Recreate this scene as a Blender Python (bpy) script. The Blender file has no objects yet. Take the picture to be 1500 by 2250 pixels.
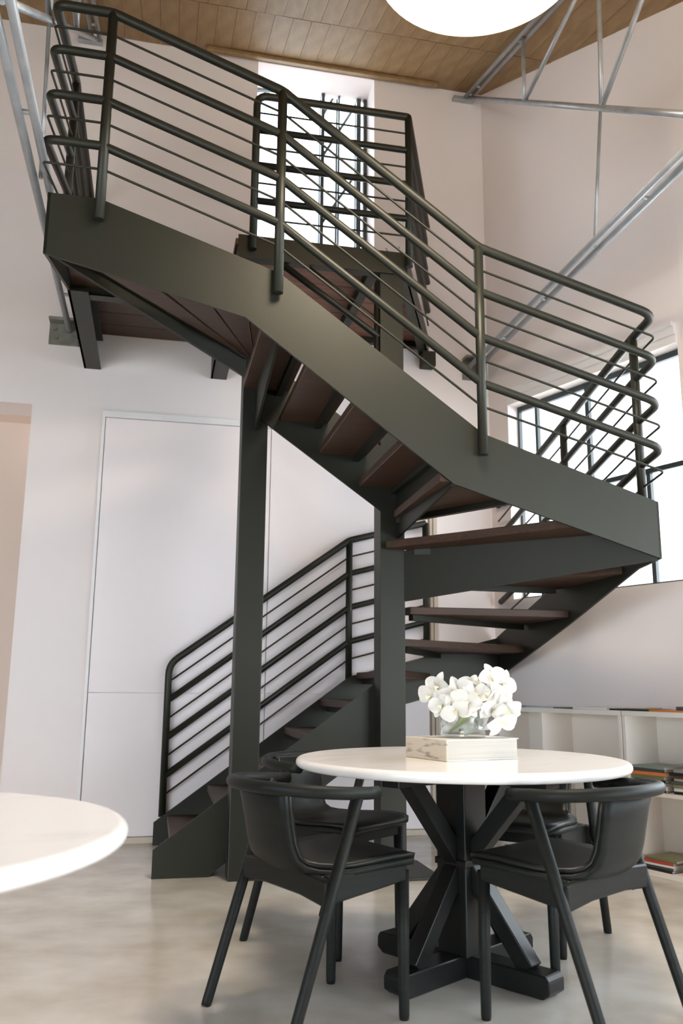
import bpy, bmesh, math, random
from mathutils import Vector, Matrix, Quaternion
random.seed(7)
sc = bpy.context.scene
COL = sc.collection
PI = math.pi

# ------------------------------------------------------------------ camera
PITCH = math.atan(0.204); ROLL = 77 / 9140.0; CAMH = 1.01
cd = bpy.data.cameras.new('camera'); cam = bpy.data.objects.new('camera', cd); COL.objects.link(cam)
cd.sensor_fit = 'VERTICAL'; cd.sensor_height = 36.0; cd.sensor_width = 24.0
cd.lens = 1880.0 / 2250.0 * 36.0
cd.clip_start = 0.02; cd.clip_end = 200
cam.matrix_world = (Matrix.Translation((0, 0, CAMH)) @ Matrix.Rotation(PI / 2 + PITCH, 4, 'X') @ Matrix.Rotation(ROLL, 4, 'Z'))
cd.dof.use_dof = True; cd.dof.focus_distance = 3.7; cd.dof.aperture_fstop = 3.4
sc.camera = cam

# ------------------------------------------------------------------ world, exposure
w = bpy.data.worlds.new('world'); sc.world = w; w.use_nodes = True
bg = w.node_tree.nodes['Background']; bg.inputs[0].default_value = (0.84, 0.92, 1.0, 1); bg.inputs[1].default_value = 5.6
sc.view_settings.view_transform = 'Standard'; sc.view_settings.look = 'None'
sc.view_settings.gamma = 1.0; sc.view_settings.use_curve_mapping = False
sc.view_settings.exposure = 0.98
try:
    sc.cycles.max_bounces = 10; sc.cycles.diffuse_bounces = 6; sc.cycles.transmission_bounces = 8; sc.cycles.transparent_max_bounces = 32
except Exception:
    pass

# ------------------------------------------------------------------ materials
def mat(name, col, rough=0.5, metal=0.0, spec=0.5, noise=None, bump=None, emit=None, trans=0.0, ior=1.45, coat=0.0):
    m = bpy.data.materials.new(name); m.use_nodes = True
    nt = m.node_tree; b = nt.nodes['Principled BSDF']
    b.inputs['Base Color'].default_value = (*col, 1); b.inputs['Roughness'].default_value = rough
    b.inputs['Metallic'].default_value = metal; b.inputs['Specular IOR Level'].default_value = spec
    b.inputs['IOR'].default_value = ior; b.inputs['Transmission Weight'].default_value = trans
    b.inputs['Coat Weight'].default_value = coat
    if emit:
        b.inputs['Emission Color'].default_value = (*emit[0], 1); b.inputs['Emission Strength'].default_value = emit[1]
    tc = None
    if noise or bump:
        tc = nt.nodes.new('ShaderNodeTexCoord')
    if noise:   # (second colour, scale xyz, detail, lo, hi)
        c2, s, det, lo, hi = noise
        mp = nt.nodes.new('ShaderNodeMapping'); mp.inputs['Scale'].default_value = s
        nt.links.new(tc.outputs['Object'], mp.inputs['Vector'])
        n = nt.nodes.new('ShaderNodeTexNoise'); n.inputs['Scale'].default_value = 1.0; n.inputs['Detail'].default_value = det
        nt.links.new(mp.outputs[0], n.inputs['Vector'])
        r = nt.nodes.new('ShaderNodeValToRGB'); r.color_ramp.elements[0].position = lo; r.color_ramp.elements[1].position = hi
        r.color_ramp.elements[0].color = (*col, 1); r.color_ramp.elements[1].color = (*c2, 1)
        nt.links.new(n.outputs['Fac'], r.inputs[0]); nt.links.new(r.outputs[0], b.inputs['Base Color'])
    if bump:    # (scale, strength)
        n2 = nt.nodes.new('ShaderNodeTexNoise'); n2.inputs['Scale'].default_value = bump[0]; n2.inputs['Detail'].default_value = 4
        nt.links.new(tc.outputs['Object'], n2.inputs['Vector'])
        bp = nt.nodes.new('ShaderNodeBump'); bp.inputs['Strength'].default_value = bump[1]; bp.inputs['Distance'].default_value = 0.01
        nt.links.new(n2.outputs['Fac'], bp.inputs['Height']); nt.links.new(bp.outputs[0], b.inputs['Normal'])
    return m

M = {}
M['steel'] = mat('painted_dark_steel', (0.009, 0.0105, 0.0078), 0.48, spec=0.56, noise=((0.012, 0.0135, 0.010), (3, 3, 3), 4, .35, .7), bump=(180, .03))
M['steel'].node_tree.nodes['Principled BSDF'].inputs['Specular Tint'].default_value = (1.0, 0.97, 0.86, 1)
M['galv'] = mat('galvanised_steel', (0.44, 0.46, 0.48), 0.36, 0.4, noise=((0.34, 0.36, 0.38), (9, 9, 9), 5, .35, .7))
M['bracket'] = mat('grey_cast_bracket', (0.20, 0.20, 0.17), 0.5, 0.5, noise=((0.28, 0.28, 0.25), (20, 20, 20), 4, .3, .7))
M['tread'] = mat('dark_hardwood', (0.050, 0.026, 0.016), 0.5, noise=((0.080, 0.042, 0.026), (3, 40, 60), 6, .3, .75), bump=(60, .1))
M['treadtop'] = M['tread']
M['plank'] = mat('red_brown_decking', (0.17, 0.075, 0.050), 0.55, noise=((0.25, 0.115, 0.075), (2, 45, 30), 6, .3, .7), bump=(50, .1))
M['wall'] = mat('white_plaster', (0.86, 0.79, 0.775), 0.85, noise=((0.88, 0.815, 0.80), (1.2, 1.2, 1.2), 3, .3, .7), bump=(25, .04))
M['farwall'] = mat('grey_brown_far_wall', (0.22, 0.20, 0.18), 0.8)  # unseen walls, kept dark to cut fill light and reflections on the steel
M['passage'] = mat('warm_lit_plaster', (0.84, 0.71, 0.62), 0.85)  # warm light inside the passage is put into the plaster colour
M['panel'] = mat('white_gloss_panel', (0.90, 0.835, 0.84), 0.4)
M['trim'] = mat('white_trim', (0.86, 0.84, 0.84), 0.5)
M['beige'] = mat('beige_trim', (0.62, 0.55, 0.45), 0.6)
M['ceil'] = mat('ceiling_deck', (0.16, 0.10, 0.05), 0.7)
M['board'] = mat('pine_ceiling_board', (0.23, 0.14, 0.062), 0.55, noise=((0.33, 0.21, 0.10), (18, 1.2, 18), 6, .3, .7), bump=(30, .08))
M['floor'] = mat('polished_concrete', (0.50, 0.46, 0.395), 0.2, noise=((0.66, 0.64, 0.60), (3.5, 4, 1), 14, .32, .70), bump=(14, .03), coat=0.15)
M['marble'] = mat('white_marble', (0.86, 0.84, 0.82), 0.2, noise=((0.76, 0.72, 0.68), (3, 9, 3), 8, .55, .8), coat=0.2)
M['blackwood'] = mat('black_stained_wood', (0.0085, 0.0105, 0.0095), 0.52, spec=.28, noise=((0.014, 0.0155, 0.014), (6, 6, 60), 6, .3, .7))
M['leather'] = mat('black_leather', (0.010, 0.0115, 0.0105), 0.42, spec=.4, bump=(220, .05))
M['tableblack'] = mat('black_painted_timber', (0.008, 0.009, 0.009), 0.40, spec=.4)
def thin_glass(name, tint, refl):
    m = bpy.data.materials.new(name); m.use_nodes = True; nt = m.node_tree
    for n in list(nt.nodes): nt.nodes.remove(n)
    out = nt.nodes.new('ShaderNodeOutputMaterial'); mx = nt.nodes.new('ShaderNodeMixShader')
    tr = nt.nodes.new('ShaderNodeBsdfTransparent'); tr.inputs[0].default_value = (*tint, 1)
    gl = nt.nodes.new('ShaderNodeBsdfGlossy'); gl.inputs['Roughness'].default_value = 0.02
    fr = nt.nodes.new('ShaderNodeLayerWeight'); fr.inputs[0].default_value = refl
    mt = nt.nodes.new('ShaderNodeMath'); mt.operation = 'MULTIPLY'; mt.inputs[1].default_value = refl * 2.5
    nt.links.new(fr.outputs['Facing'], mt.inputs[0]); nt.links.new(mt.outputs[0], mx.inputs[0]); nt.links.new(tr.outputs[0], mx.inputs[1]); nt.links.new(gl.outputs[0], mx.inputs[2])
    nt.links.new(mx.outputs[0], out.inputs[0]); return m
M['glass'] = thin_glass('clear_glass', (0.98, 0.99, 0.985), 0.2)
M['vaseglass'] = thin_glass('vase_glass', (0.955, 0.968, 0.962), 0.36)
M['water'] = thin_glass('water', (0.95, 0.97, 0.96), 0.2)
M['petal'] = mat('white_orchid_petal', (0.76, 0.75, 0.715), 0.6)
M['lip'] = mat('cream_orchid_lip', (0.88, 0.84, 0.62), 0.5)
M['stem'] = mat('green_stem', (0.28, 0.36, 0.10), 0.5)
M['bookcover'] = mat('worn_book_spine', (0.56, 0.49, 0.40), 0.7, noise=((0.20, 0.15, 0.11), (30, 14, 60), 4, .52, .75))
M['bookwhite'] = mat('white_book_board', (0.62, 0.595, 0.56), 0.55)
M['pages'] = mat('book_pages', (0.56, 0.53, 0.485), 0.8, noise=((0.47, 0.445, 0.40), (2, 2, 400), 2, .3, .7))
M['shelf'] = mat('cream_laminate', (0.88, 0.83, 0.77), 0.45)
M['outlet'] = mat('ivory_plastic', (0.76, 0.70, 0.60), 0.4)
M['dark'] = mat('dark_slot', (0.05, 0.04, 0.03), 0.6)
M['lamp'] = mat('lit_globe', (1, 1, 1), 0.5, emit=((1.0, 0.86, 0.68), 27.0))
M['shadeglow'] = mat('glowing_lamp_shade', (0.9, 0.85, 0.75), 0.6, emit=((1.0, 0.80, 0.55), 1.0))
M['ceilglow'] = mat('added_ceiling_glow', (0.9, 0.85, 0.75), 0.6, emit=((1.0, 0.80, 0.55), 9.0))  # emission added on the unseen lamp top to brighten the ceiling
M['outside'] = mat('pale_render', (0.62, 0.63, 0.65), 0.9)
M['winpale'] = mat('pale_window', (0.5, 0.53, 0.56), 0.3)
M['pot'] = mat('orange_glazed_pot', (0.65, 0.13, 0.03), 0.4)
M['twig'] = mat('dry_stem', (0.16, 0.13, 0.07), 0.7)
M['winsteel'] = mat('window_steel', (0.045, 0.06, 0.065), 0.4)
M['white'] = mat('white_blind_box', (0.85, 0.83, 0.82), 0.5)
M['screw'] = mat('dull_steel_screw', (0.3, 0.3, 0.28), 0.4, 0.8)

# ------------------------------------------------------------------ helpers
def link(name, me, m, parent=None, loc=None, rot=None, smooth=False):
    if m: me.materials.clear(); me.materials.append(m)
    if smooth:
        for p in me.polygons: p.use_smooth = True
    o = bpy.data.objects.new(name, me); COL.objects.link(o)
    if parent: o.parent = parent
    if loc: o.location = loc
    if rot: o.rotation_euler = rot
    return o
def tag(o, label=None, cat=None, group=None, kind=None):
    if label: o['label'] = label
    if cat: o['category'] = cat
    if group: o['group'] = group
    if kind: o['kind'] = kind
    return o
def empty(name, loc=(0, 0, 0), rz=0.0):
    o = bpy.data.objects.new(name, None); COL.objects.link(o); o.location = loc; o.rotation_euler = (0, 0, rz)
    o.empty_display_size = 0.1
    return o
def mesh(name, vs, fs):
    me = bpy.data.meshes.new(name); me.from_pydata([tuple(v) for v in vs], [], fs)
    bm = bmesh.new(); bm.from_mesh(me); bmesh.ops.recalc_face_normals(bm, faces=bm.faces); bm.to_mesh(me); bm.free()
    me.update(); return me
def bevel(me, r, seg=2, ang=0.6):
    bm = bmesh.new(); bm.from_mesh(me)
    ed = [e for e in bm.edges if len(e.link_faces) == 2 and e.calc_face_angle(0) > ang]
    bmesh.ops.bevel(bm, geom=ed, offset=r, segments=seg, affect='EDGES', profile=0.5)
    bm.to_mesh(me); bm.free(); return me
def box(x0, x1, y0, y1, z0, z1, bev=0.0):
    vs = [(x, y, z) for x in (x0, x1) for y in (y0, y1) for z in (z0, z1)]
    fs = [(0, 1, 3, 2), (4, 6, 7, 5), (0, 4, 5, 1), (2, 3, 7, 6), (0, 2, 6, 4), (1, 5, 7, 3)]
    me = mesh('box', vs, fs)
    return bevel(me, bev) if bev else me
def prism(pts, axis, a, b, bev=0.0):
    """polygon pts (2D) extruded along axis from a to b. axis X: pts=(y,z); Y: pts=(x,z); Z: pts=(x,y)"""
    def P(p, c):
        return (c, p[0], p[1]) if axis == 'X' else (p[0], c, p[1]) if axis == 'Y' else (p[0], p[1], c)
    n = len(pts); vs = [P(p, a) for p in pts] + [P(p, b) for p in pts]
    fs = [tuple(range(n)), tuple(range(n, 2 * n))] + [(i, (i + 1) % n, n + (i + 1) % n, n + i) for i in range(n)]
    me = mesh('prism', vs, fs)
    return bevel(me, bev, 1) if bev else me
def vplate(p, q, pts, th):
    """vertical plate in the plane p->q (plan points); pts=(s 0..1, z); thickness th centred"""
    p = Vector((p[0], p[1], 0)); q = Vector((q[0], q[1], 0)); d = q - p
    n = Vector((-d.y, d.x, 0)).normalized() * th / 2
    A = [p + d * s + Vector((0, 0, z)) - n for s, z in pts]; B = [p + d * s + Vector((0, 0, z)) + n for s, z in pts]
    k = len(pts); fs = [tuple(range(k)), tuple(range(k, 2 * k))] + [(i, (i + 1) % k, k + (i + 1) % k, k + i) for i in range(k)]
    return mesh('plate', A + B, fs)
def bar(p, q, wx, h, up=(0, 0, 1), bev=0.0):
    """rectangular bar from p to q, wx sideways, h along up"""
    p = Vector(p); q = Vector(q); d = (q - p).normalized(); s = d.cross(Vector(up)).normalized(); u = s.cross(d).normalized()
    vs = []
    for c in (p, q):
        for i, j in ((-1, -1), (1, -1), (1, 1), (-1, 1)):
            vs.append(c + s * i * wx / 2 + u * j * h / 2)
    me = mesh('bar', vs, [(0, 1, 2, 3), (4, 5, 6, 7)] + [(i, (i + 1) % 4, 4 + (i + 1) % 4, 4 + i) for i in range(4)])
    return bevel(me, bev) if bev else me
def tube(pts, r, seg=12, r2=None, flat=1.0):
    pts = [Vector(p) for p in pts]; n = len(pts); vs = []; fs = []
    T = []
    for i in range(n):
        a = pts[max(0, i - 1)]; b = pts[min(n - 1, i + 1)]; T.append((b - a).normalized())
    up = Vector((0, 0, 1)) if abs(T[0].z) < 0.95 else Vector((0, 1, 0))
    u = (up - T[0] * up.dot(T[0])).normalized()
    for i in range(n):
        if i: u = (u - T[i] * u.dot(T[i])).normalized()
        v = T[i].cross(u)
        # mitre stretch
        rr = r if r2 is None else r + (r2 - r) * i / (n - 1)
        for k in range(seg):
            a = 2 * PI * k / seg
            vs.append(pts[i] + u * math.cos(a) * rr * flat + v * math.sin(a) * rr)
    for i in range(n - 1):
        for k in range(seg):
            fs.append((i * seg + k, i * seg + (k + 1) % seg, (i + 1) * seg + (k + 1) % seg, (i + 1) * seg + k))
    fs.append(tuple(range(seg))); fs.append(tuple((n - 1) * seg + k for k in range(seg)))
    me = mesh('tube', vs, fs)
    for p in me.polygons: p.use_smooth = len(p.vertices) == 4
    return me
def fillet(pts, rad, seg=6):
    pts = [Vector(p) for p in pts]; out = [pts[0]]
    for i in range(1, len(pts) - 1):
        p, a, b = pts[i], pts[i - 1], pts[i + 1]
        R = rad[i] if isinstance(rad, (list, tuple)) else rad
        d1 = (a - p); d2 = (b - p); R = min(R, d1.length * .45, d2.length * .45)
        s = p + d1.normalized() * R; e = p + d2.normalized() * R
        for k in range(seg + 1):
            t = k / seg; out.append(s * (1 - t) ** 2 + p * 2 * t * (1 - t) + e * t * t)
    out.append(pts[-1]); return out
def lathe(prof, seg=48):
    vs = []; fs = []; n = len(prof)
    for k in range(seg):
        a = 2 * PI * k / seg
        for r, z in prof: vs.append((r * math.cos(a), r * math.sin(a), z))
    for k in range(seg):
        for i in range(n - 1):
            fs.append((k * n + i, ((k + 1) % seg) * n + i, ((k + 1) % seg) * n + i + 1, k * n + i + 1))
    me = mesh('lathe', vs, fs)
    bm = bmesh.new(); bm.from_mesh(me); bmesh.ops.remove_doubles(bm, verts=bm.verts, dist=1e-5)
    bmesh.ops.recalc_face_normals(bm, faces=bm.faces); bm.to_mesh(me); bm.free()
    for p in me.polygons: p.use_smooth = True
    return me
def join(*mes):
    bm = bmesh.new()
    for m in mes: bm.from_mesh(m)
    me = bpy.data.meshes.new('joined'); bm.to_mesh(me); bm.free(); return me

# ------------------------------------------------------------------ stair frame: local X along the back wall, Y towards it
OX, OY = -0.525, 4.878
ANG = math.atan(0.2146); ca, sa = math.cos(ANG), math.sin(ANG)
def Wd(X, Y, Z=0.0): return Vector((OX + X * ca - Y * sa, OY + X * sa + Y * ca, Z))
WY = 1.166                                              # back wall plane
def place(o):
    o.location = (OX, OY, 0); o.rotation_euler = (0, 0, ANG); return o
CZ0, CSL = 5.955, 0.297                                 # ceiling height at the back wall and fall towards the room
def cz(Y): return CZ0 - CSL * (WY - Y)

# ------------------------------------------------------------------ floor
fl = link('floor', box(-8, 9, -8, 9.5, -0.12, 0.0), M['floor']); tag(fl, kind='structure')

# ------------------------------------------------------------------ back wall with doorway at the left and the high window opening
NX, NZ = -1.43, 2.93                                    # right edge and head of the passage opening
WX0, WX1, WZ0, WZ1 = 0.073, 1.034, 3.66, 5.94
T = 0.30
def wallbox(x0, x1, z0, z1): return box(x0, x1, WY, WY + T, z0, z1)
wb = link('wall_back', join(wallbox(NX, WX0, 0, 6.25), wallbox(WX0, WX1, 0, WZ0), wallbox(WX0, WX1, WZ1, 6.25),
                            wallbox(WX1, 2.25, 0, 6.25), wallbox(-5.2, NX, NZ, 6.25), wallbox(-5.2, -3.6, 0, NZ)), M['wall'])
place(wb); tag(wb, kind='structure')
wp = link('wall_passage', join(box(-5.2, NX + .6, WY + .5, WY + .6, 0, NZ + .6), box(-5.2, NX + .0, WY + T, WY + .5, NZ, NZ + .1), box(NX + .3, NX + .4, WY + T, WY + .5, 0, NZ)), M['passage'])
place(wp); tag(wp, kind='structure')
# rest of the room, out of view: walls and openings added to shape daylight
wl = link('unseen_wall_left', join(box(-5.3, -5.2, -4.4, WY + T, 0, 6.3), box(-5.3, -5.2, -7.2, -4.4, 2.3, 6.3)), M['farwall']); place(wl); tag(wl, kind='structure')
wf = link('unseen_wall_front', join(box(-5.2, 7.4, -7.2, -7.1, 2.3, 4.2), box(-2.4, 2.4, -7.2, -7.1, 0, 2.3)), M['farwall']); place(wf); tag(wf, kind='structure')
# cladding panels and header trim on the back wall under the landing
d1 = empty('door_1'); place(d1); tag(d1, kind='structure')
for x0, x1 in ((-0.925, 0.248), (0.254, 1.44)):
    for z0, z1 in ((0.045, 0.955), (0.960, 2.862)):
        link('panel', box(x0, x1, WY - .022, WY + .004, z0, z1, .0015), M['panel'], d1)
link('frame_head', box(-0.952, 1.44, WY - .026, WY + .004, 2.868, 2.915, .002), M['trim'], d1)
link('frame_jamb', box(-0.952, -0.931, WY - .030, WY + .004, 0.0, 2.868, .002), M['trim'], d1)
d2 = empty('door_2'); place(d2); tag(d2, kind='structure')
link('frame_jamb', box(1.455, 1.478, WY - .03, WY + .004, 0, 2.85, .002), M['beige'], d2)
link('frame_jamb', box(1.482, 1.512, WY - .035, WY + .004, 0, 2.85, .002), M['beige'], d2)
link('panel', box(1.516, 1.93, WY - .02, WY + .004, 0.03, 2.83, .002), M['panel'], d2)
bb = link('baseboard_back', box(-1.43, 1.95, WY - .034, WY, 0, .04, .003), M['beige']); place(bb); tag(bb, kind='structure')

# high window in the back wall
w2 = empty('window_2'); place(w2); tag(w2, kind='structure')
yw = WY + .27
for n, x0, x1 in (('mullion', .640, .668), ('mullion', .786, .799), ('stile', .945, .982), ('stile', 1.004, 1.034)):
    link(n, box(x0, x1, yw - .02, yw + .02, WZ0, WZ1), M['winsteel'], w2)
link('pane', box(WX0 + .02, WX1 - .02, yw - .003, yw + .003, WZ0, WZ1), M['glass'], w2)
lt = empty('exterior_steel_frame'); lt.location = Wd(0, 1.62, 3.2); lt.rotation_euler = (0, 0, ANG)
tag(lt, 'dark green steel lattice of diagonal bars outside the high window', 'steel frame')
for n, p, q, s_ in (('upright', (.675, 0, 0), (.675, 0, 3.6), .03), ('upright', (.812, 0, 0), (.812, 0, 3.6), .014), ('upright', (.99, 0, 0), (.99, 0, 3.6), .035), ('upright', (.10, 0, 0), (.10, 0, 3.6), .03),
                    ('brace', (.675, 0, 2.65), (.99, 0, 3.30), .022), ('brace', (.675, 0, 2.25), (.99, 0, 2.84), .022), ('brace', (.675, 0, 1.62), (.99, 0, 2.16), .022),
                    ('crossbar', (.08, 0, 2.83), (.26, 0, 2.86), .035), ('crossbar', (.08, 0, .3), (1.0, 0, .3), .03)):
    link(n, bar(p, q, s_, s_, up=(0, 1, 0)), M['winsteel'], lt)

nb = empty('neighbouring_building', Wd(-3.0, 4.6, 0), ANG); tag(nb, 'pale grey building standing outside the high window', 'building')
link('wall', box(0, 9, 0, .3, 0, 7.4), M['outside'], nb)
link('roof', prism([(-.25, 7.4), (.3, 7.4), (1.5, 8.3), (1.2, 8.3)], 'X', -.2, 9.2), M['outside'], nb)
for wx in (1.2, 3.1, 5.0, 6.9): link('window', box(wx, wx + .9, -.03, .02, 4.6, 6.2), M['winpale'], nb)

# ------------------------------------------------------------------ right wall (turned outwards) with the big window
RC = Wd(1.967, WY); RA = math.radians(-33)
rt = Vector((-math.sin(RA), -math.cos(RA), 0)); rn = Vector((-math.cos(RA), math.sin(RA), 0))   # along the wall to the camera, into the room
RROT = math.atan2(rt.y, rt.x)                           # local x = rt ; local y = rt rotated +90deg
ysgn = -1 if Vector((-rt.y, rt.x, 0)).dot(rn) < 0 else 1
def rbox(t0, t1, o0, o1, z0, z1, bev=0):                # o = distance from the wall face into the room
    a, b = sorted((o0 * ysgn, o1 * ysgn)); return box(t0, t1, a, b, z0, z1, bev)
def rplace(o): o.location = (RC.x, RC.y, 0); o.rotation_euler = (0, 0, RROT); return o
wt0, wt1, wz0, wz1 = 0.205, 1.70, 1.645, 3.13
wr = link('wall_right', join(rbox(-.3, wt0, 0, -.14, 0, 6.2), rbox(wt0, wt1, 0, -.14, 0, wz0), rbox(wt0, wt1, 0, -.14, wz1, 6.2), rbox(wt1, 2.1, 0, -.14, 0, 6.2), rbox(2.1, 8.4, 0, -.14, 3.1, 6.2), rbox(2.1, 8.4, 0, -.14, 0, .95),
                             rbox(1.815, 2.1, .09, 0, 3.3, 4.72)), M['wall'])
rplace(wr); tag(wr, kind='structure')
w1 = empty('window_1'); rplace(w1); tag(w1, kind='structure')
for n, t0, t1, z0, z1 in (('mullion', .385, .41, wz0, wz1), ('mullion', .865, .897, wz0, wz1), ('mullion', 1.335, 1.365, wz0, 2.39), ('stile', wt1 - .03, wt1, wz0, wz1), ('stile', wt0, wt0 + .02, wz0, wz1),
                          ('transom', wt0, wt1, 2.372, 2.405), ('head_rail', wt0, wt1, wz1 - .04, wz1), ('bottom_rail', wt0, wt1, wz0, wz0 + .022)):
    link(n, rbox(t0, t1, -.10, -.13, z0, z1), M['winsteel'], w1)
link('pane', rbox(wt0, wt1, -.112, -.118, wz0, wz1), M['glass'], w1)
link('blind_box', join(rbox(wt0, wt1, .012, .0005, wz1 - .005, wz1 + .05), rbox(wt0, wt1, 0.03, .0005, wz1 + .05, wz1 + .10), rbox(wt0, wt1, .05, .0005, wz1 + .10, wz1 + .13)), M['white'], w1)

w3 = empty('window_3'); rplace(w3); tag(w3, kind='structure')
for n, t0, t1, z0, z1 in [('mullion', 2.1 + i * 1.05, 2.13 + i * 1.05, .95, 3.1) for i in range(7)] + [('transom', 2.1, 8.4, 2.38, 2.41), ('bottom_rail', 2.1, 8.4, .95, .975), ('head_rail', 2.1, 8.4, 3.07, 3.1)]:
    link(n, rbox(t0, t1, -.10, -.13, z0, z1), M['winsteel'], w3)
link('pane', rbox(2.1, 8.4, -.112, -.118, .95, 3.1), M['glass'], w3)

# ------------------------------------------------------------------ ceiling of sloping boards
ce = empty('ceiling'); place(ce); tag(ce, kind='structure')
sl = math.atan(CSL)
link('deck', prism([(1.6, cz(1.6) + .06), (-7.2, cz(-7.2) + .06), (-7.2, cz(-7.2) + .16), (1.6, cz(1.6) + .16)], 'X', -5.3, 7.5), M['ceil'], ce)
BW = 0.135
def boardmesh(y0, y1):
    vs = []; t = .03; g = .0012
    for x in (g, BW - g):
        for y in (y0, y1): vs += [(x, y, cz(y)), (x, y, cz(y) + t * 2)]
    return mesh('board', vs, [(0, 1, 3, 2), (4, 6, 7, 5), (0, 4, 5, 1), (2, 3, 7, 6), (0, 2, 6, 4), (1, 5, 7, 3)])
bm1, bm2 = boardmesh(WY, 0.42), boardmesh(0.414, -3.6)
for i in range(62):
    for k, bmx in enumerate((bm1, bm2)):
        o = link('board', bmx, M['board'], ce); o.location = (-3.4 + i * BW + (k * .06), 0, random.uniform(-.0015, .0015))
link('cornice_batten', prism([(WY - .06, cz(WY - .06)), (WY - .12, cz(WY - .12)), (WY - .12, cz(WY - .12) - .035), (WY - .06, cz(WY - .06) - .035)], 'X', -0.35, 1.55, .006), M['board'], ce)

# ------------------------------------------------------------------ STAIRCASE
R = 0.1845
ST = empty('staircase'); place(ST)
tag(ST, 'dark steel half-turn staircase with tube railings and brown timber treads', 'staircase')
S = M['steel']
def sp(name, me, m=S, parent=None, smooth=False): return link(name, me, m, parent or ST, smooth=smooth)
PW = 0.075; RX = 0.83
# posts
pl_ = sp('post', box(-PW, PW, -PW, PW, 0.0, 3.46, .004))
pr_ = sp('post', box(RX - PW, RX + PW, -PW, PW, 0.0, 3.56, .004))
sp('base_plate', box(RX - .225, RX + .225, -.225, .225, 0.0, .018, .003), S, pr_)
# stringers
YO = 1.07; XR = 1.95; XL = -1.10; th = .014
sp('stringer', prism([(-.46, 0), (-.46, .14), (.83, 1.078), (XR, 1.37), (XR, 1.08), (1.015, .835), (-.13, 0)], 'Y', YO - th, YO))
sp('stringer', prism([(-.466, 0), (-.466, .145), (.76, 1.03), (.76, .67), (-.171, 0)], 'Y', .058, .072))
sp('stringer', prism([(-1.07, 1.941), (-.88, 1.93), (YO, 1.37), (YO, 1.08), (-.05, 1.385), (-.86, 1.625), (-YO, 1.65)], 'X', XR - th, XR))
sp('stringer', prism([(XL, 3.25), (-.87, 3.25), (-.009, 2.97), (1.018, 2.234), (XR, 1.941), (XR, 1.65), (.86, 1.972), (-.165, 2.725), (XL, 2.945)], 'Y', -YO, -YO + th))
sp('stringer', prism([(-YO, 3.25), (-.2, 3.535), (WY, 3.535), (WY, 3.222), (-.109, 3.222), (-YO, 2.945)], 'X', XL, XL + th))
sp('stringer', prism([(-PW, 2.611), (-PW, 2.95), (.0, 2.95), (RX + .02, 2.36), (RX + .02, 1.962)], 'Y', -PW - .012, -PW))
# landing beams
sp('beam_flange', box(XL, XL + .115, -.10, WY, 3.222, 3.236))
sp('beam_flange', box(XL, XL + .115, -.10, WY, 3.44, 3.455))
sp('beam', join(box(-.205, -.193, .07, WY, 3.222, 3.45), box(-.205, -.09, .07, WY, 3.222, 3.236), box(-.205, -.09, .07, WY, 3.44, 3.452)))
sp('beam', join(box(XL + th, -PW, -.055, -.043, 3.232, 3.455), box(XL + th, -PW, -.055, .03, 3.232, 3.246)))
sp('wall_ledger', box(-.13, 1.42, WY - .05, WY, 3.60, 3.645))
sp('joist', box(.70, .76, -.06, WY - .05, 3.575, 3.645))
# landing and gallery boards
for i in range(6):
    y0 = -.03 + i * .2; y1 = min(y0 + .194, WY)
    sp('plank', box(XL + th, -.135, y0, y1, 3.49, 3.53, .003), M['tread'])  # darker timber than the gallery boards, standing in for shade
ex = lambda y: .925 + (y + .08) * (1.47 - .925) / (WY + .08)
for i in range(6):
    y0 = -.065 + i * .206; y1 = min(y0 + .200, WY)
    sp('plank', prism([(-.15, y0), (ex(y0) - .012, y0), (ex(y1) - .012, y1), (-.15, y1)], 'Z', 3.648, 3.69, .003), M['plank'])
sp('fascia', join(box(-.136, .925, -.086, -.073, 3.555, 3.705), box(-.136, .925, -.073, -.02, 3.555, 3.567)))
sp('fascia', box(-.136, -.124, -.073, WY, 3.535, 3.648))
sp('fascia', join(vplate((.925, -.08), (1.47, WY), [(0, 3.555), (1, 3.555), (1, 3.705), (0, 3.705)], .014), vplate((.890, -.08), (1.435, WY), [(0, 3.555), (1, 3.555), (1, 3.568), (0, 3.568)], .07)))
sp('wall_cleat', box(1.40, 1.50, WY - .10, WY, 3.44, 3.555))
# treads of the lower flight
def tread(pts, k, sup=None):
    z = k * R; t = sp('tread', prism(pts, 'Z', z - .045, z, .004), M['tread'])
    if sup:
        (a, b) = sup; sp('tread_support', bar((a[0], a[1], z - .063), (b[0], b[1], z - .063), .035, .034), S, t)
    return t
for k in range(1, 6):
    x = -.375 + .2505 * (k - 1); tread([(x, .075), (x + .285, .075), (x + .285, YO - th), (x, YO - th)], k, ((x + .06, .075), (x + .06, YO - th)))
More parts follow.
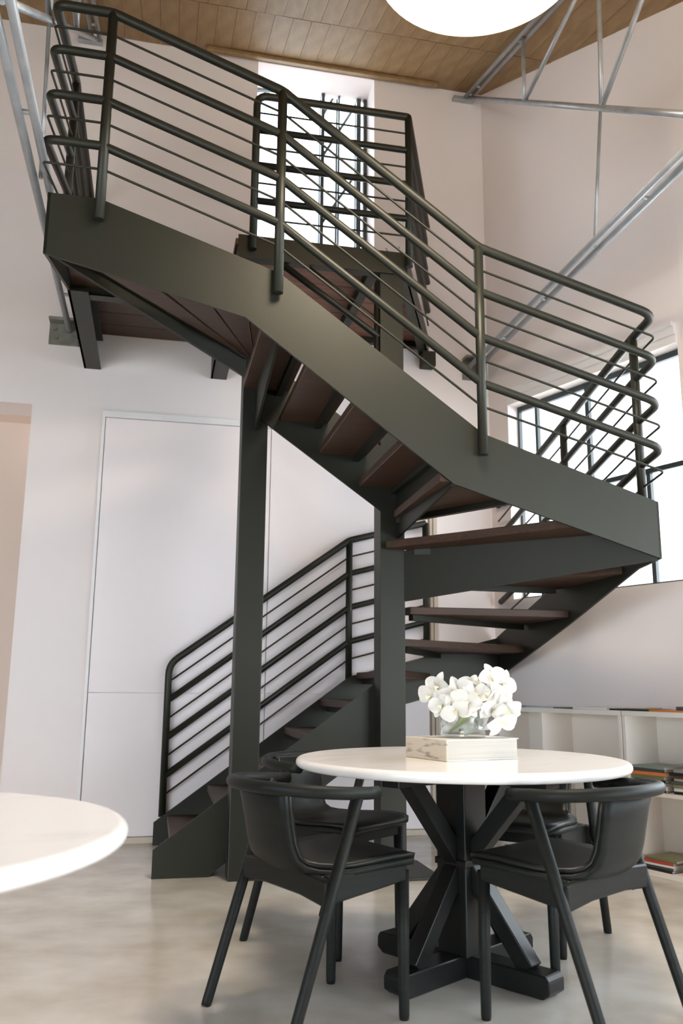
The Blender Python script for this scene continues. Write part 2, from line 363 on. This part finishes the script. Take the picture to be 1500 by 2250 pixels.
# winders round the right post
def outer_hit(cx, cy, a, x0, x1, y0, y1):
    dx, dy = math.cos(a), math.sin(a); ts = []
    if dx > 1e-6: ts.append((x1 - cx) / dx)
    if dx < -1e-6: ts.append((x0 - cx) / dx)
    if dy > 1e-6: ts.append((y1 - cy) / dy)
    if dy < -1e-6: ts.append((y0 - cy) / dy)
    t = min(ts); return (cx + dx * t, cy + dy * t)
def winder(cx, cy, a0, a1, k, rect, r0=.10, sup=True):
    a0, a1 = math.radians(a0), math.radians(a1); x0, x1, y0, y1 = rect
    p0, p1 = outer_hit(cx, cy, a0, *rect), outer_hit(cx, cy, a1, *rect)
    cs = [(math.atan2(y - cy, x - cx), (x, y)) for x in (x0, x1) for y in (y0, y1)]
    mid = []
    for a, c in cs:
        for aa in (a, a + 2 * PI, a - 2 * PI):
            if min(a0, a1) < aa < max(a0, a1): mid.append((aa, c))
    mid.sort(reverse=a1 < a0)
    i0 = (cx + math.cos(a0) * r0, cy + math.sin(a0) * r0); i1 = (cx + math.cos(a1) * r0, cy + math.sin(a1) * r0)
    pts = [i0, p0] + [c for _, c in mid] + [p1, i1]
    s = None
    if sup:
        o = .055 if a1 > a0 else -.055
        n = (-math.sin(a0) * o, math.cos(a0) * o); s = ((i0[0] + n[0], i0[1] + n[1]), (p0[0] + n[0] - math.cos(a0) * .06, p0[1] + n[1] - math.sin(a0) * .06))
    return tread(pts, k, s)
rectR = (RX - .3, XR - th, -YO + th, YO - th)
tread([(.88, .08), (.88, YO - th), (1.38, YO - th), (1.42, YO - th), (.93, .08)], 6, ((.94, .12), (.94, YO - th)))
for k, a0, a1 in ((7, 60, 28), (8, 30, -4), (9, 2, -33), (11, -58, -92)):
    winder(RX, 0.0, a0, a1, k, rectR, .125)
tread([(RX + .09, -.06), (XR - th, -.66), (XR - th, -YO + th), (1.53, -YO + th), (.775, -.125), (RX + .07, -.09)], 10, ((.95, -.13), (1.90, -.70)))
# straight treads of the upper flight
for k, xn, xr in ((12, .895, .62), (13, .665, .38), (14, .43, .145), (15, .195, -.08)):
    tread([(xr, -.09), (xr, -YO + th), (xn, -YO + th), (xn, -.09)], k, ((xn - .06, -.09), (xn - .06, -YO + th)))
# winders round the left post (boards fan out)
rectL = (XL + th, .3, -YO + th, .0)
for a0, a1 in ((-88, -99.3), (-99.8, -111.8), (-112.3, -122.3)):
    winder(0, 0, a0, a1, 16, rectL, .12, False)
tread([(-.066, -.101), (-.684, -YO + th), (-.885, -YO + th), (-.098, -.125)], 16)
for k, a0, a1 in ((17, -133, -144), (18, -141, -183)):
    winder(0, 0, a0, a1, k, (XL + th, .3, -YO + th, .02), .12, False)
# carrier plates under the turning treads
sp('carrier_plate', prism([(-PW, 12 * R - .045), (-YO + th, 12 * R - .045), (-YO + th, 1.965), (-PW, 1.87)], 'X', .852, .866))
sp('carrier_plate', prism([(-PW, 15 * R - .045), (-YO + th, 15 * R - .045), (-YO + th, 2.655), (-PW, 2.47)], 'X', -.004, .01))
sp('carrier_plate', vplate((RX + PW, -.07), (XR - th, -YO + th), [(0, 1.50), (1, 1.645), (1, 10 * R - .046), (0, 10 * R - .046)], .016))
sp('carrier_plate', join(vplate((-.06, -.07), (XL + th, -YO + th), [(0, 2.79), (1, 2.955), (1, 3.005), (0, 2.905)], .016),
                         vplate((-.085, -.095), (XL + .03, -YO + .03), [(0, 2.895), (1, 2.995), (1, 3.005), (0, 2.905)], .05)))
# --- railings
NR, TR, QR = .024, .0225, .006
OFF = [i * .1215 for i in range(8)]
yf, xr_, yb, xl_ = -1.098, 1.978, 1.098, -1.128
low = [(-.408, yb, 1.15), (.833, yb, 2.05), (1.41, yb, 2.205)]
main = [(xr_, 1.07, 2.362), (xr_, -.885, 2.905), (xr_, yf, 2.945), (1.003, yf, 3.215), (-.018, yf, 3.945), (-.862, yf, 4.235), (xl_, yf, 4.235), (xl_, -.2, 4.50), (xl_, WY, 4.50)]
# rounded at the plan corners only
def path(P, rad, dz, q=1.0): return fillet([Vector(p) - Vector((0, 0, dz)) for p in P], [r_ * q for r_ in rad], 5)
radm = [0, .04, .07, .03, .03, .03, .06, .04, 0]
for i, dz in enumerate(OFF):
    nm = 'handrail' if i == 0 else 'rail' if i % 2 == 0 else 'rod'
    rr_ = NR if i == 0 else TR * .92 if i % 2 == 0 else QR
    sp(nm, tube(path(main, radm, dz, 1.0 if i % 2 == 0 else .4), rr_, 14 if i % 2 == 0 else 8))
    if i == 0: sp(nm, tube(fillet([(-.408, yb, .17)] + low, [0, .07, .02, 0], 5), rr_, 14))
    else: sp(nm, tube(path(low, [0, .02, 0], dz), rr_, 12 if i % 2 == 0 else 8))
def newel(x, y, z0, z1, r=NR): return sp('newel', tube([(x, y, z0), (x, y, z1)], r, 16))
newel(.833, yb, .97, 2.05); newel(1.41, yb, 1.12, 2.205)
newel(xr_, -.03, 1.60, 2.655); newel(xr_, -.885, 1.80, 2.905)
newel(1.003, yf, 2.118, 3.215); newel(-.018, yf, 2.852, 3.945); newel(-.862, yf, 3.125, 4.235)
newel(xl_, -.2, 3.40, 4.50); newel(xl_, 1.05, 3.40, 4.50)
# gallery railing
gy = -.112
def gal(z, lead=None):
    P = [(-.05, gy, z), (.935, gy, z + .005), (1.475, WY, z + .005)]
    rad = [0, .012, 0]
    if lead is not None: P = [(-.05, gy, lead)] + P; rad = [0, .07, .012, 0]
    return fillet(P, rad, 5)
sp('handrail', tube(gal(4.655, 3.60), NR, 14))
for i in range(1, 8):
    sp('rail' if i % 2 == 0 else 'rod', tube(gal(4.655 - OFF[i]), TR * .92 if i % 2 == 0 else QR, 12 if i % 2 == 0 else 8))
newel(.935, gy, 3.60, 4.66)
# inner railing of the upper flight
iy = -.055
for i, zt in enumerate((3.39, 3.255, 3.135, 3.01, 2.885, 2.76, 2.635)):
    xe = max(.74 - (3.553 - zt) / .695, .08); ze = zt + (.74 - xe) * .695
    sp('rail' if i % 2 == 0 else 'rod', tube([(.752, iy, zt), (xe, iy, ze)], TR * .9 if i % 2 == 0 else QR, 12))
sp('newel', tube([(.738, iy, 2.30), (.738, iy, 3.40)], .017, 12))

# ------------------------------------------------------------------ roof trusses of galvanised tube
def truss(X, label, bx0, bx1):
    t = empty('roof_truss', Wd(X, WY, 3.38), ANG); tag(t, label, 'roof truss', 'trusses tied across the room')
    G = M['galv']; z0 = 3.38
    def P(Y, z, dx=0): return (dx, Y - WY, z - z0)
    def lo(Y): return 5.905 - .775 * (WY - Y)
    def hi(Y): return cz(Y) - .06
    yk = WY - (5.905 - 3.5) / .775
    for dx in (-.034, .034):
        link('tie_rod', tube([P(WY - .03, 3.49, dx), P(-4.2, 3.49, dx)], .021, 12), G, t)
        link('top_chord', tube([P(WY - .03, hi(WY - .03), dx * .8), P(-4.2, hi(-4.2), dx * .8)], .016, 10), G, t)
    for y in (.55, -.10, -1.3):
        link('spacer', tube([P(y, 3.49, -.034), P(y, 3.49, .034)], .011, 8), G, t)
    for y in (.9, .1, -1.0):
        link('spacer', tube([P(y, hi(y), -.036), P(y, hi(y), .036)], .011, 8), G, t)
    link('lower_chord', tube([P(WY - .005, lo(WY)), P(yk, 3.5)], .019, 12), G, t)
    for a, b, r in (((.06, lo(.06)), (.04, hi(.04)), .014), ((.06, lo(.06)), (-.98, hi(-.98)), .015), ((-.94, lo(-.94)), (-1.0, hi(-1.0)), .015), ((-.94, lo(-.94)), (-1.95, hi(-1.95)), .015)):
        link('web', tube([P(*a), P(*b)], r, 10), G, t)
    link('hanger_rod', tube([P(-.93, lo(-.93)), P(-.78, 3.49)], .010, 8), G, t)
    b = link('wall_bracket', join(box(bx0, bx1, -.016, 0, 0, .175, .002), box(bx0, bx1, -.10, 0, .155, .175, .003), box(.03, .045, -.09, -.01, 0, .155)), M['bracket'], t)
    for x, z in ((bx0 + .035, .115), (bx0 + .05, .05)):
        link('bolt', tube([(x, -.012, z), (x, -.03, z)], .014, 6), M['bracket'], b)
    link('eave_plate', box(-.13, .05, -.05, 0, 2.47, 2.50, .003), G, t)
truss(-1.185, 'galvanised tube roof truss beside the upper left railing corner', -.17, .07)
truss(1.84, 'galvanised tube roof truss crossing in front of the right wall', -.09, .11)

# ------------------------------------------------------------------ round drum pendant lamp
lp = Vector((0.53, 2.89, 3.85)); LR = 0.42
def pendant(lp, label):
    la = empty('drum_pendant_lamp', lp); tag(la, label, 'lamp')
    link('diffuser', lathe([(1e-6, -.012), (LR * .5, -.010), (LR - .03, -.004), (LR - .008, .004), (LR - .008, .012), (1e-6, .012)], 64), M['lamp'], la)
    link('shade', lathe([(LR - .006, .0), (LR, .0), (LR, .16), (LR - .006, .16)], 64), M['shadeglow'], la)
    link('top_cover', lathe([(1e-6, .155), (LR - .007, .155), (LR - .007, .163), (1e-6, .163)], 64), M['ceilglow'], la)
    dY = (lp.x - OX) * -sa + (lp.y - OY) * ca
    link('cord', tube([(0, 0, .16), (0, 0, cz(dY) - lp.z)], .006, 8), M['white'], la)
pendant(lp, 'large round glowing pendant lamp hanging above the marble table')

# ------------------------------------------------------------------ marble pedestal tables
def make_table():
    t = empty('pedestal_table')
    Rr = .623; pr = [(1e-6, .715), (Rr - .022, .715)] + [(Rr - .018 + .018 * math.sin(a), .7325 - .0175 * math.cos(a)) for a in [PI * i / 8 for i in range(9)]] + [(Rr - .022, .75), (1e-6, .75)]
    top = link('tabletop', lathe(pr, 96), M['marble'], t)
    B = M['tableblack']
    link('column', box(-.066, .066, -.066, .066, .07, .70, .004), B, t)
    link('collar', box(-.072, .072, -.072, .072, .372, .396, .003), B, t)
    link('mounting_plate', lathe([(1e-6, .70), (.46, .70), (.46, .7145), (1e-6, .7145)], 48), B, t)
    for k in range(4):
        a = k * PI / 2; c, s = math.cos(a), math.sin(a)
        rot = (0, 0, a)
        link('foot', prism([(.0, .0), (.355, 0), (.383, .02), (.383, .058), (.37, .075), (0, .075)], 'Y', -.048, .048, .004), B, t, rot=rot)
        link('brace', bar((.045, 0, .36), (.285, 0, .07), .062, .062, bev=.004), B, t, rot=rot)
        link('brace', bar((.045, 0, .40), (.30, 0, .685), .062, .062, bev=.004), B, t, rot=rot)
        link('bearer', box(0, .40, -.04, .04, .668, .70, .004), B, t, rot=rot)
    return t
def copy_tree(o, parent=None):
    c = o.copy(); COL.objects.link(c); c.parent = parent
    for ch in [x for x in bpy.data.objects if x.parent == o]: copy_tree(ch, c)
    return c
t1 = make_table(); t1.location = (.458, 3.37, 0); t1.rotation_euler = (0, 0, math.radians(45))
tag(t1, 'round white marble table on black crossed pedestal, with book and orchids', 'table', 'round marble tables')
t2 = copy_tree(t1); t2.location = (-1.015, 1.61, 0); t2.rotation_euler = (0, 0, math.radians(20))
tag(t2, 'out of focus round marble table cut off at the left edge', 'table', 'round marble tables')

# ------------------------------------------------------------------ chairs
def loft(rows):
    """rows of points -> grid mesh"""
    n = len(rows[0]); vs = [p for r in rows for p in r]; fs = []
    for i in range(len(rows) - 1):
        for j in range(n - 1): fs.append((i * n + j, i * n + j + 1, (i + 1) * n + j + 1, (i + 1) * n + j))
    me = mesh('loft', vs, fs)
    for p in me.polygons: p.use_smooth = True
    return me
def shell_rows(dz=0.0, dn=0.0, inset=0.0):
    prof = [(.045, .450, .36, 0), (.040, .459, .41, 0), (.02, .463, .435, 0), (-.05, .462, .45, .004), (-.13, .455, .448, .008), (-.20, .449, .435, .010), (-.26, .446, .405, .012), (-.31, .449, .35, .013),
            (-.345, .460, .30, .014), (-.370, .485, .272, .015), (-.386, .525, .262, .016), (-.398, .575, .262, .018), (-.411, .635, .268, .020), (-.427, .70, .278, .022)]
    rows = []; n = 11
    for i, (y, z, w_, cv) in enumerate(prof):
        a = prof[max(0, i - 1)]; b = prof[min(len(prof) - 1, i + 1)]
        ty, tz = b[0] - a[0], b[1] - a[1]; L = math.hypot(ty, tz); ny, nz = tz / L, -ty / L      # normal towards the sitter
        if nz < 0 and i < 3: ny, nz = -ny, -nz
        w2 = w_ - inset * 2; row = []
        for j in range(n):
            u = -1 + 2 * j / (n - 1); x = u * w2 / 2; c = cv * (u * u - .4)
            row.append((x, y + ny * (dn + c), z + nz * (dn + c) + dz))
        rows.append(row)
    return rows
def make_chair():
    t = empty('armchair'); B = M['blackwood']
    o = link('seat_shell', loft(shell_rows(0, 0)), B, t)
    m = o.modifiers.new('s', 'SOLIDIFY'); m.thickness = .018; m.offset = 0
    o = link('seat_pad', loft(shell_rows(0, .019, .006)), M['leather'], t)
    m = o.modifiers.new('s', 'SOLIDIFY'); m.thickness = .015; m.offset = 0
    W_, yc, za = .262, -.255, .689
    pts = [(W_, -.15, za), (W_, -.19, za), (W_, -.225, za + .002)]
    for i in range(0, 25):
        a = PI * i / 24; pts.append((W_ * math.cos(a), yc - .225 * math.sin(a), za + .003 + .016 * math.sin(a)))
    pts += [(-W_, -.225, za + .002), (-W_, -.19, za), (-W_, -.15, za)]
    link('arm_rail', tube(pts, .0195, 14), B, t)
    for s in (-1, 1):
        link('leg', tube([(s * .197, .0, .435), (s * .199, .0, .2), (s * .2, 0, .012), (s * .2, 0, 0)], .0205, 14, .0145), B, t)
        link('leg', tube([(s * .257, -.222, .69), (s * .252, -.335, .35), (s * .247, -.452, .012), (s * .247, -.457, 0)], .0195, 14, .0155), B, t)
        link('side_rail', prism([(.0, .456), (.0, .408), (-.31, .368), (-.305, .452)], 'X', s * .203 - .014, s * .203 + .014, .004), B, t)
    link('rear_rail', prism([(-.245, .372), (-.1, .385), (.1, .385), (.245, .372), (.248, .446), (.1, .456), (-.1, .456), (-.248, .446)], 'Y', -.335, -.305, .005), B, t)
    link('front_rail', bar((-.2, 0, .424), (.2, 0, .424), .022, .04, bev=.005), B, t)
    link('back_block', bar((-.11, -.452, .702), (.11, -.452, .702), .05, .02, bev=.006), B, t)
    return t
c0 = make_chair()
for i, (x, y, a, lab) in enumerate((
        (.092, 3.077, .955, 'black wooden armchair nearest the camera, left of the table, facing right'),
        (.606, 3.058, -.773, 'black wooden armchair at the right front of the table, facing left'),
        (.126, 3.645, 2.254, 'black armchair behind the table left side, in front of the steel posts'),
        (.689, 3.641, -2.581, 'black armchair mostly hidden behind the table, in front of the shelves'))):
    o = c0 if i == 0 else copy_tree(c0)
    o.location = (x, y, 0); o.rotation_euler = (0, 0, -a); tag(o, lab, 'chair', 'black armchairs round the marble table')

# ------------------------------------------------------------------ book, vase, orchids
bk = empty('book', (.385, 3.16, .7505), math.atan2(.171, .294)); tag(bk, 'thick hardback book with worn brown spine lying under the vase', 'book')
L1, L2, H = .335, .255, .075
link('page_block', box(.006, L1 - .006, .004, L2 - .006, .004, H - .004), M['pages'], bk)
link('cover', box(0, L1, 0, L2, 0, .004, .001), M['bookwhite'], bk); link('cover', box(0, L1, 0, L2, H - .004, H, .001), M['bookwhite'], bk)
link('spine', box(-.005, .004, .0, L2, 0.0, H, .002), M['bookcover'], bk)
vz = .7505 + H; vc = Vector((.468, 3.35, vz + .0005))
va = empty('glass_vase', vc, .5); tag(va, 'low round clear glass vase half full of water on the book', 'vase')
rv, hv = .085, .125
link('glass', lathe([(1e-6, 0), (rv - .004, 0), (rv, .004), (rv, hv), (rv - .002, hv + .002), (rv - .005, hv), (rv - .005, .018), (rv - .012, .013), (1e-6, .013)], 48), M['vaseglass'], va)
link('water', lathe([(1e-6, .0135), (rv - .013, .0135), (rv - .0055, .0185), (rv - .0055, .066), (1e-6, .066)], 40), M['water'], va)
def petal_mesh(L, Wd_, cup, tipr=1.0):
    rows = []; n = 7
    for i in range(9):
        t = i / 8; wd = Wd_ * math.sin(PI * min(1, (t * .93 + .05)) ** tipr) ** .65
        row = []
        for j in range(n):
            u = -1 + 2 * j / (n - 1)
            row.append((u * wd / 2, t * L, cup * (math.sin(t * PI * .6)) + .18 * wd * u * u - .25 * L * t * t * .5))
        rows.append(row)
    return loft(rows)
PM = petal_mesh(.055, .058, .012, .8); SM = petal_mesh(.058, .034, .010, .9); LM = petal_mesh(.026, .020, .012)
def bloom(parent, pos, direction, size, spin):
    f = bpy.data.objects.new('flower', None); COL.objects.link(f); f.parent = parent; f.empty_display_size = .02
    q = Vector(direction).to_track_quat('Z', 'Y') @ Quaternion((0, 0, 1), spin)
    f.location = pos; f.rotation_mode = 'QUATERNION'; f.rotation_quaternion = q; f.scale = (size,) * 3
    for k, a in enumerate((PI / 2 - .15, -PI / 2 + .15)): link('petal', PM, None, f, rot=(.15, 0, a), loc=(0, 0, .004))
    for a in (0, 2.25, -2.25): link('petal', SM, None, f, rot=(.1, 0, a))
    link('lip', LM, None, f, rot=(.7, 0, PI), loc=(0, 0, .006))
PM.materials.append(M['petal']); SM.materials.append(M['petal']); LM.materials.append(M['lip'])
# offsets in the vase frame of view: u right (m), v up from the vase foot, d towards the camera
CAMV = Vector((-.15, -.99, 0)).normalized(); RGT = Vector((.99, -.15, 0))
def uvd(u, v, d): return vc + RGT * (u + .012) + Vector((0, 0, v if v < .08 else .08 + (v - .08) * .80)) + CAMV * d
stems = (
    ('orchid_stem', 'white orchid stem leaning out to the left of the vase', [(-.02, .02, 0), (-.045, .09, .0), (-.075, .16, .02), (-.11, .21, .01)],
     [(-.125, .175, .015, -.5, .1), (-.100, .215, .0, -.3, .3), (-.085, .135, .05, -.2, .0), (-.055, .165, .03, .1, .2)]),
    ('orchid_stem', 'white orchid stem arching over the middle of the vase', [(-.06, .022, .045), (0, .075, .062), (.045, .125, .055), (.02, .20, .0)],
     [(-.02, .185, .02, -.1, .4), (.02, .205, .0, .1, .5), (.005, .150, .06, .0, .1), (.045, .175, .03, .3, .2), (-.035, .11, .065, -.2, -.1), (-.02, .07, .005, 0, .2), (.03, .055, .0, .2, .1), (.0, .095, .0, .1, .3)]),
    ('orchid_stem', 'white orchid stem drooping over the right side of the vase', [(-.05, .03, .05), (.02, .085, .062), (.08, .16, .04), (.11, .10, .03)],
     [(.10, .245, .0, .2, .4), (.135, .225, .0, .8, .2), (.085, .19, .03, .2, .2), (.115, .165, .02, .4, .0), (.10, .115, .05, .2, -.2), (.145, .115, .03, .6, -.3), (.125, .065, .05, .3, -.5)]))
for nm, lab, pp, bl in stems:
    s = empty(nm, vc + Vector((0, 0, .016))); tag(s, lab, 'flower', 'orchids in the glass vase')
    base = s.location
    link('stalk', tube(fillet([uvd(*p) - base for p in pp], .04, 5), .0042, 8), M['stem'], s)
    for u, v, d, hx, hz in bl:
        dirv = CAMV + RGT * hx + Vector((0, 0, hz)) + Vector((random.uniform(-.3, .3), 0, random.uniform(-.3, .3)))
        bloom(s, uvd(u, v, d + .01) - base, dirv, random.uniform(1.0, 1.22), random.uniform(-.5, .5))

# ------------------------------------------------------------------ shelf units on the right wall
SD = .29; SH = .885
def unit(t0, t1, label, mid, div):
    u = empty('shelf_unit'); rplace(u); tag(u, label, 'shelf unit', 'low cream shelf units')
    F = M['shelf']
    link('top', rbox(t0, t1, .003, SD, SH - .028, SH, .002), F, u)
    link('bottom', rbox(t0 + .024, t1 - .024, .003, SD - .004, .0, .03, .002), F, u)
    for t in (t0, t1 - .024): link('side_panel', rbox(t, t + .024, .003, SD - .001, 0, SH - .0285, .002), F, u)
    for t in div: link('divider', rbox(t, t + .018, .008, SD - .003, .0305, SH - .0285, .0015), F, u)
    if mid: link('middle_shelf', rbox(t0 + .0245, t1 - .0245, .008, SD - .003, .425, .447, .0015), F, u)
    link('back_panel', rbox(t0 + .0245, t1 - .0245, .003, .0075, .0305, SH - .0285), F, u)
    return u
ua = unit(.30, 1.345, 'low cream shelf unit with open tall bays beside the stair corner', False, (.70,))
ub = unit(1.352, 2.75, 'low cream shelf unit packed with magazines at the right edge', True, (1.98,))
link('angle_bracket', join(rbox(1.80, 1.803, .02, .05, .72, .855), rbox(1.80, 1.803, .02, .10, .84, .855)), M['screw'], ub)
ou = empty('power_outlet'); rplace(ou); tag(ou, 'ivory double power outlet inside the low shelf unit', 'power outlet')
link('face_plate', rbox(.91, 1.035, .0085, .018, .14, .215, .003), M['outlet'], ou)
for tx in (.943, 1.0):
    link('switch', rbox(tx - .008, tx + .008, .018, .021, .192, .203, .001), M['outlet'], ou)
    for dx, a in ((-.008, 1), (.008, 1), (0, 0)):
        link('slot', rbox(tx + dx - .0018, tx + dx + .0018, .0175, .0188, .162 if a else .150, .174 if a else .158), M['dark'], ou)
# magazines
MAGC = {'black': (.02, .02, .022), 'white': (.80, .79, .77), 'yellow': (.75, .55, .12), 'orange': (.75, .25, .07), 'grey': (.35, .35, .34), 'sage green': (.30, .37, .32), 'dark grey': (.08, .08, .085),
        'red': (.5, .07, .05), 'cream': (.70, .62, .48), 'blue': (.12, .2, .35), 'olive': (.22, .22, .12), 'brown': (.18, .10, .06), 'pale blue': (.55, .62, .70)}
MM = {k: mat('magazine_' + k.replace(' ', '_'), v, .45) for k, v in MAGC.items()}
def mag(t, o, z, lt, lo, h, col, label, rz=0.0, nm='magazine', grp=None):
    """t,o centre along/out from wall"""
    e = empty(nm); tag(e, label, 'book' if nm == 'book' else 'magazine', grp)
    p = RC + rt * t + rn * o; e.location = (p.x, p.y, z); e.rotation_euler = (0, 0, RROT + rz)
    c = min(.0012, h * .2)
    link('pages', box(-lt / 2 + .002, lt / 2 - .002, -lo / 2 + .002, lo / 2 - .002, c, h - c), M['pages'], e)
    link('cover', join(box(-lt / 2, lt / 2, -lo / 2, lo / 2, 0, c), box(-lt / 2, lt / 2, -lo / 2, lo / 2, h - c, h), box(-lt / 2, lt / 2, lo / 2 - .0015, lo / 2, 0, h), box(-lt / 2, lt / 2, -lo / 2, -lo / 2 + .0015, 0, h)), MM[col], e)
G1 = 'magazines lying on top of the shelves'
for t, o, lt, lo, h, c, l in (
        (.42, .17, .22, .2, .006, 'blue', 'blue magazine at the far end of the shelf top'),
        (.66, .17, .20, .2, .007, 'pale blue', 'pale blue magazine on the shelf top near the orchids'),
        (.88, .17, .16, .2, .006, 'dark grey', 'thin dark grey magazine on the shelf top'),
        (1.10, .17, .26, .21, .013, 'white', 'white magazine pile piece in the middle of the shelf top'),
        (1.39, .17, .27, .21, .010, 'black', 'black magazine on the shelf top left of the orange one'),
        (1.66, .17, .25, .21, .009, 'orange', 'orange magazine on the shelf top at the right'),):
    mag(t, o, SH + .0005, lt, lo, h, c, l, random.uniform(-.05, .05), grp=G1)
mag(1.47, .15, SH + .011, .075, .06, .007, 'yellow', 'small yellow note pad on the black magazine', nm='magazine', grp=G1)
mag(1.80, .15, SH + .010, .22, .19, .020, 'dark grey', 'dark grey book under the white-edged book at the right edge', .05, nm='book', grp=G1)
mag(1.83, .15, SH + .0305, .18, .17, .018, 'black', 'black book on top of the dark grey book', -.1, nm='book', grp=G1)
def stack(t, o, z, spec, where):
    for i, (c, h, lt, lo) in enumerate(spec):
        pos = 'on top' if i == len(spec) - 1 else 'lowest' if i == 0 else ('second', 'third', 'fourth', 'fifth', 'sixth', 'seventh', 'eighth')[i - 1] + ' from bottom'
        mag(t + random.uniform(-.012, .012), o + random.uniform(-.006, .006), z, lt, lo, h, c, '%s magazine %s in the %s' % (c, pos, where), random.uniform(-.05, .05), grp='magazines in the ' + where)
        z += h + .0004
def spec(cols, h0, h1): return [(c, random.uniform(h0, h1), random.uniform(.20, .23), random.uniform(.215, .235)) for c in cols]
stack(1.50, .155, .4475, spec(['black', 'white', 'brown', 'black', 'olive', 'orange', 'dark grey', 'sage green'], .013, .021), 'middle shelf stack behind the chair')
stack(1.76, .155, .4475, spec(['black', 'white', 'olive', 'dark grey', 'cream', 'brown', 'black', 'grey'], .013, .019), 'middle shelf stack at the right edge')
stack(1.53, .155, .0305, spec(['black', 'dark grey', 'white', 'red', 'olive'], .010, .014), 'bottom shelf stack behind the chair')
stack(1.80, .155, .0305, spec(['orange', 'black', 'grey', 'cream', 'brown'], .010, .014), 'bottom shelf stack at the right edge')
stack(.50, .155, .0305, spec(['red', 'cream', 'white'], .008, .011), 'bottom shelf stack in the farthest bay')
stack(.88, .155, .0305, spec(['brown', 'cream', 'olive'], .008, .011), 'bottom shelf stack left of the outlet')
stack(1.16, .155, .0305, spec(['olive', 'red', 'brown', 'cream'], .008, .012), 'bottom shelf stack below the outlet')

# ------------------------------------------------------------------ potted plant on the gallery
pt = empty('potted_plant', Wd(1.10, .62, 3.691)); tag(pt, 'orange pot with dry twigs standing on the gallery behind the railing', 'potted plant')
link('pot', lathe([(1e-6, 0), (.06, 0), (.085, .15), (.09, .16), (.08, .16), (.07, .14), (1e-6, .14)], 24), M['pot'], pt)
for i in range(7):
    a = random.uniform(0, 2 * PI); r = random.uniform(.05, .14); h = random.uniform(.2, .36)
    link('twig', tube([(0, 0, .13), (math.cos(a) * r * .4, math.sin(a) * r * .4, .13 + h * .6), (math.cos(a) * r, math.sin(a) * r, .13 + h)], .003, 6), M['twig'], pt)
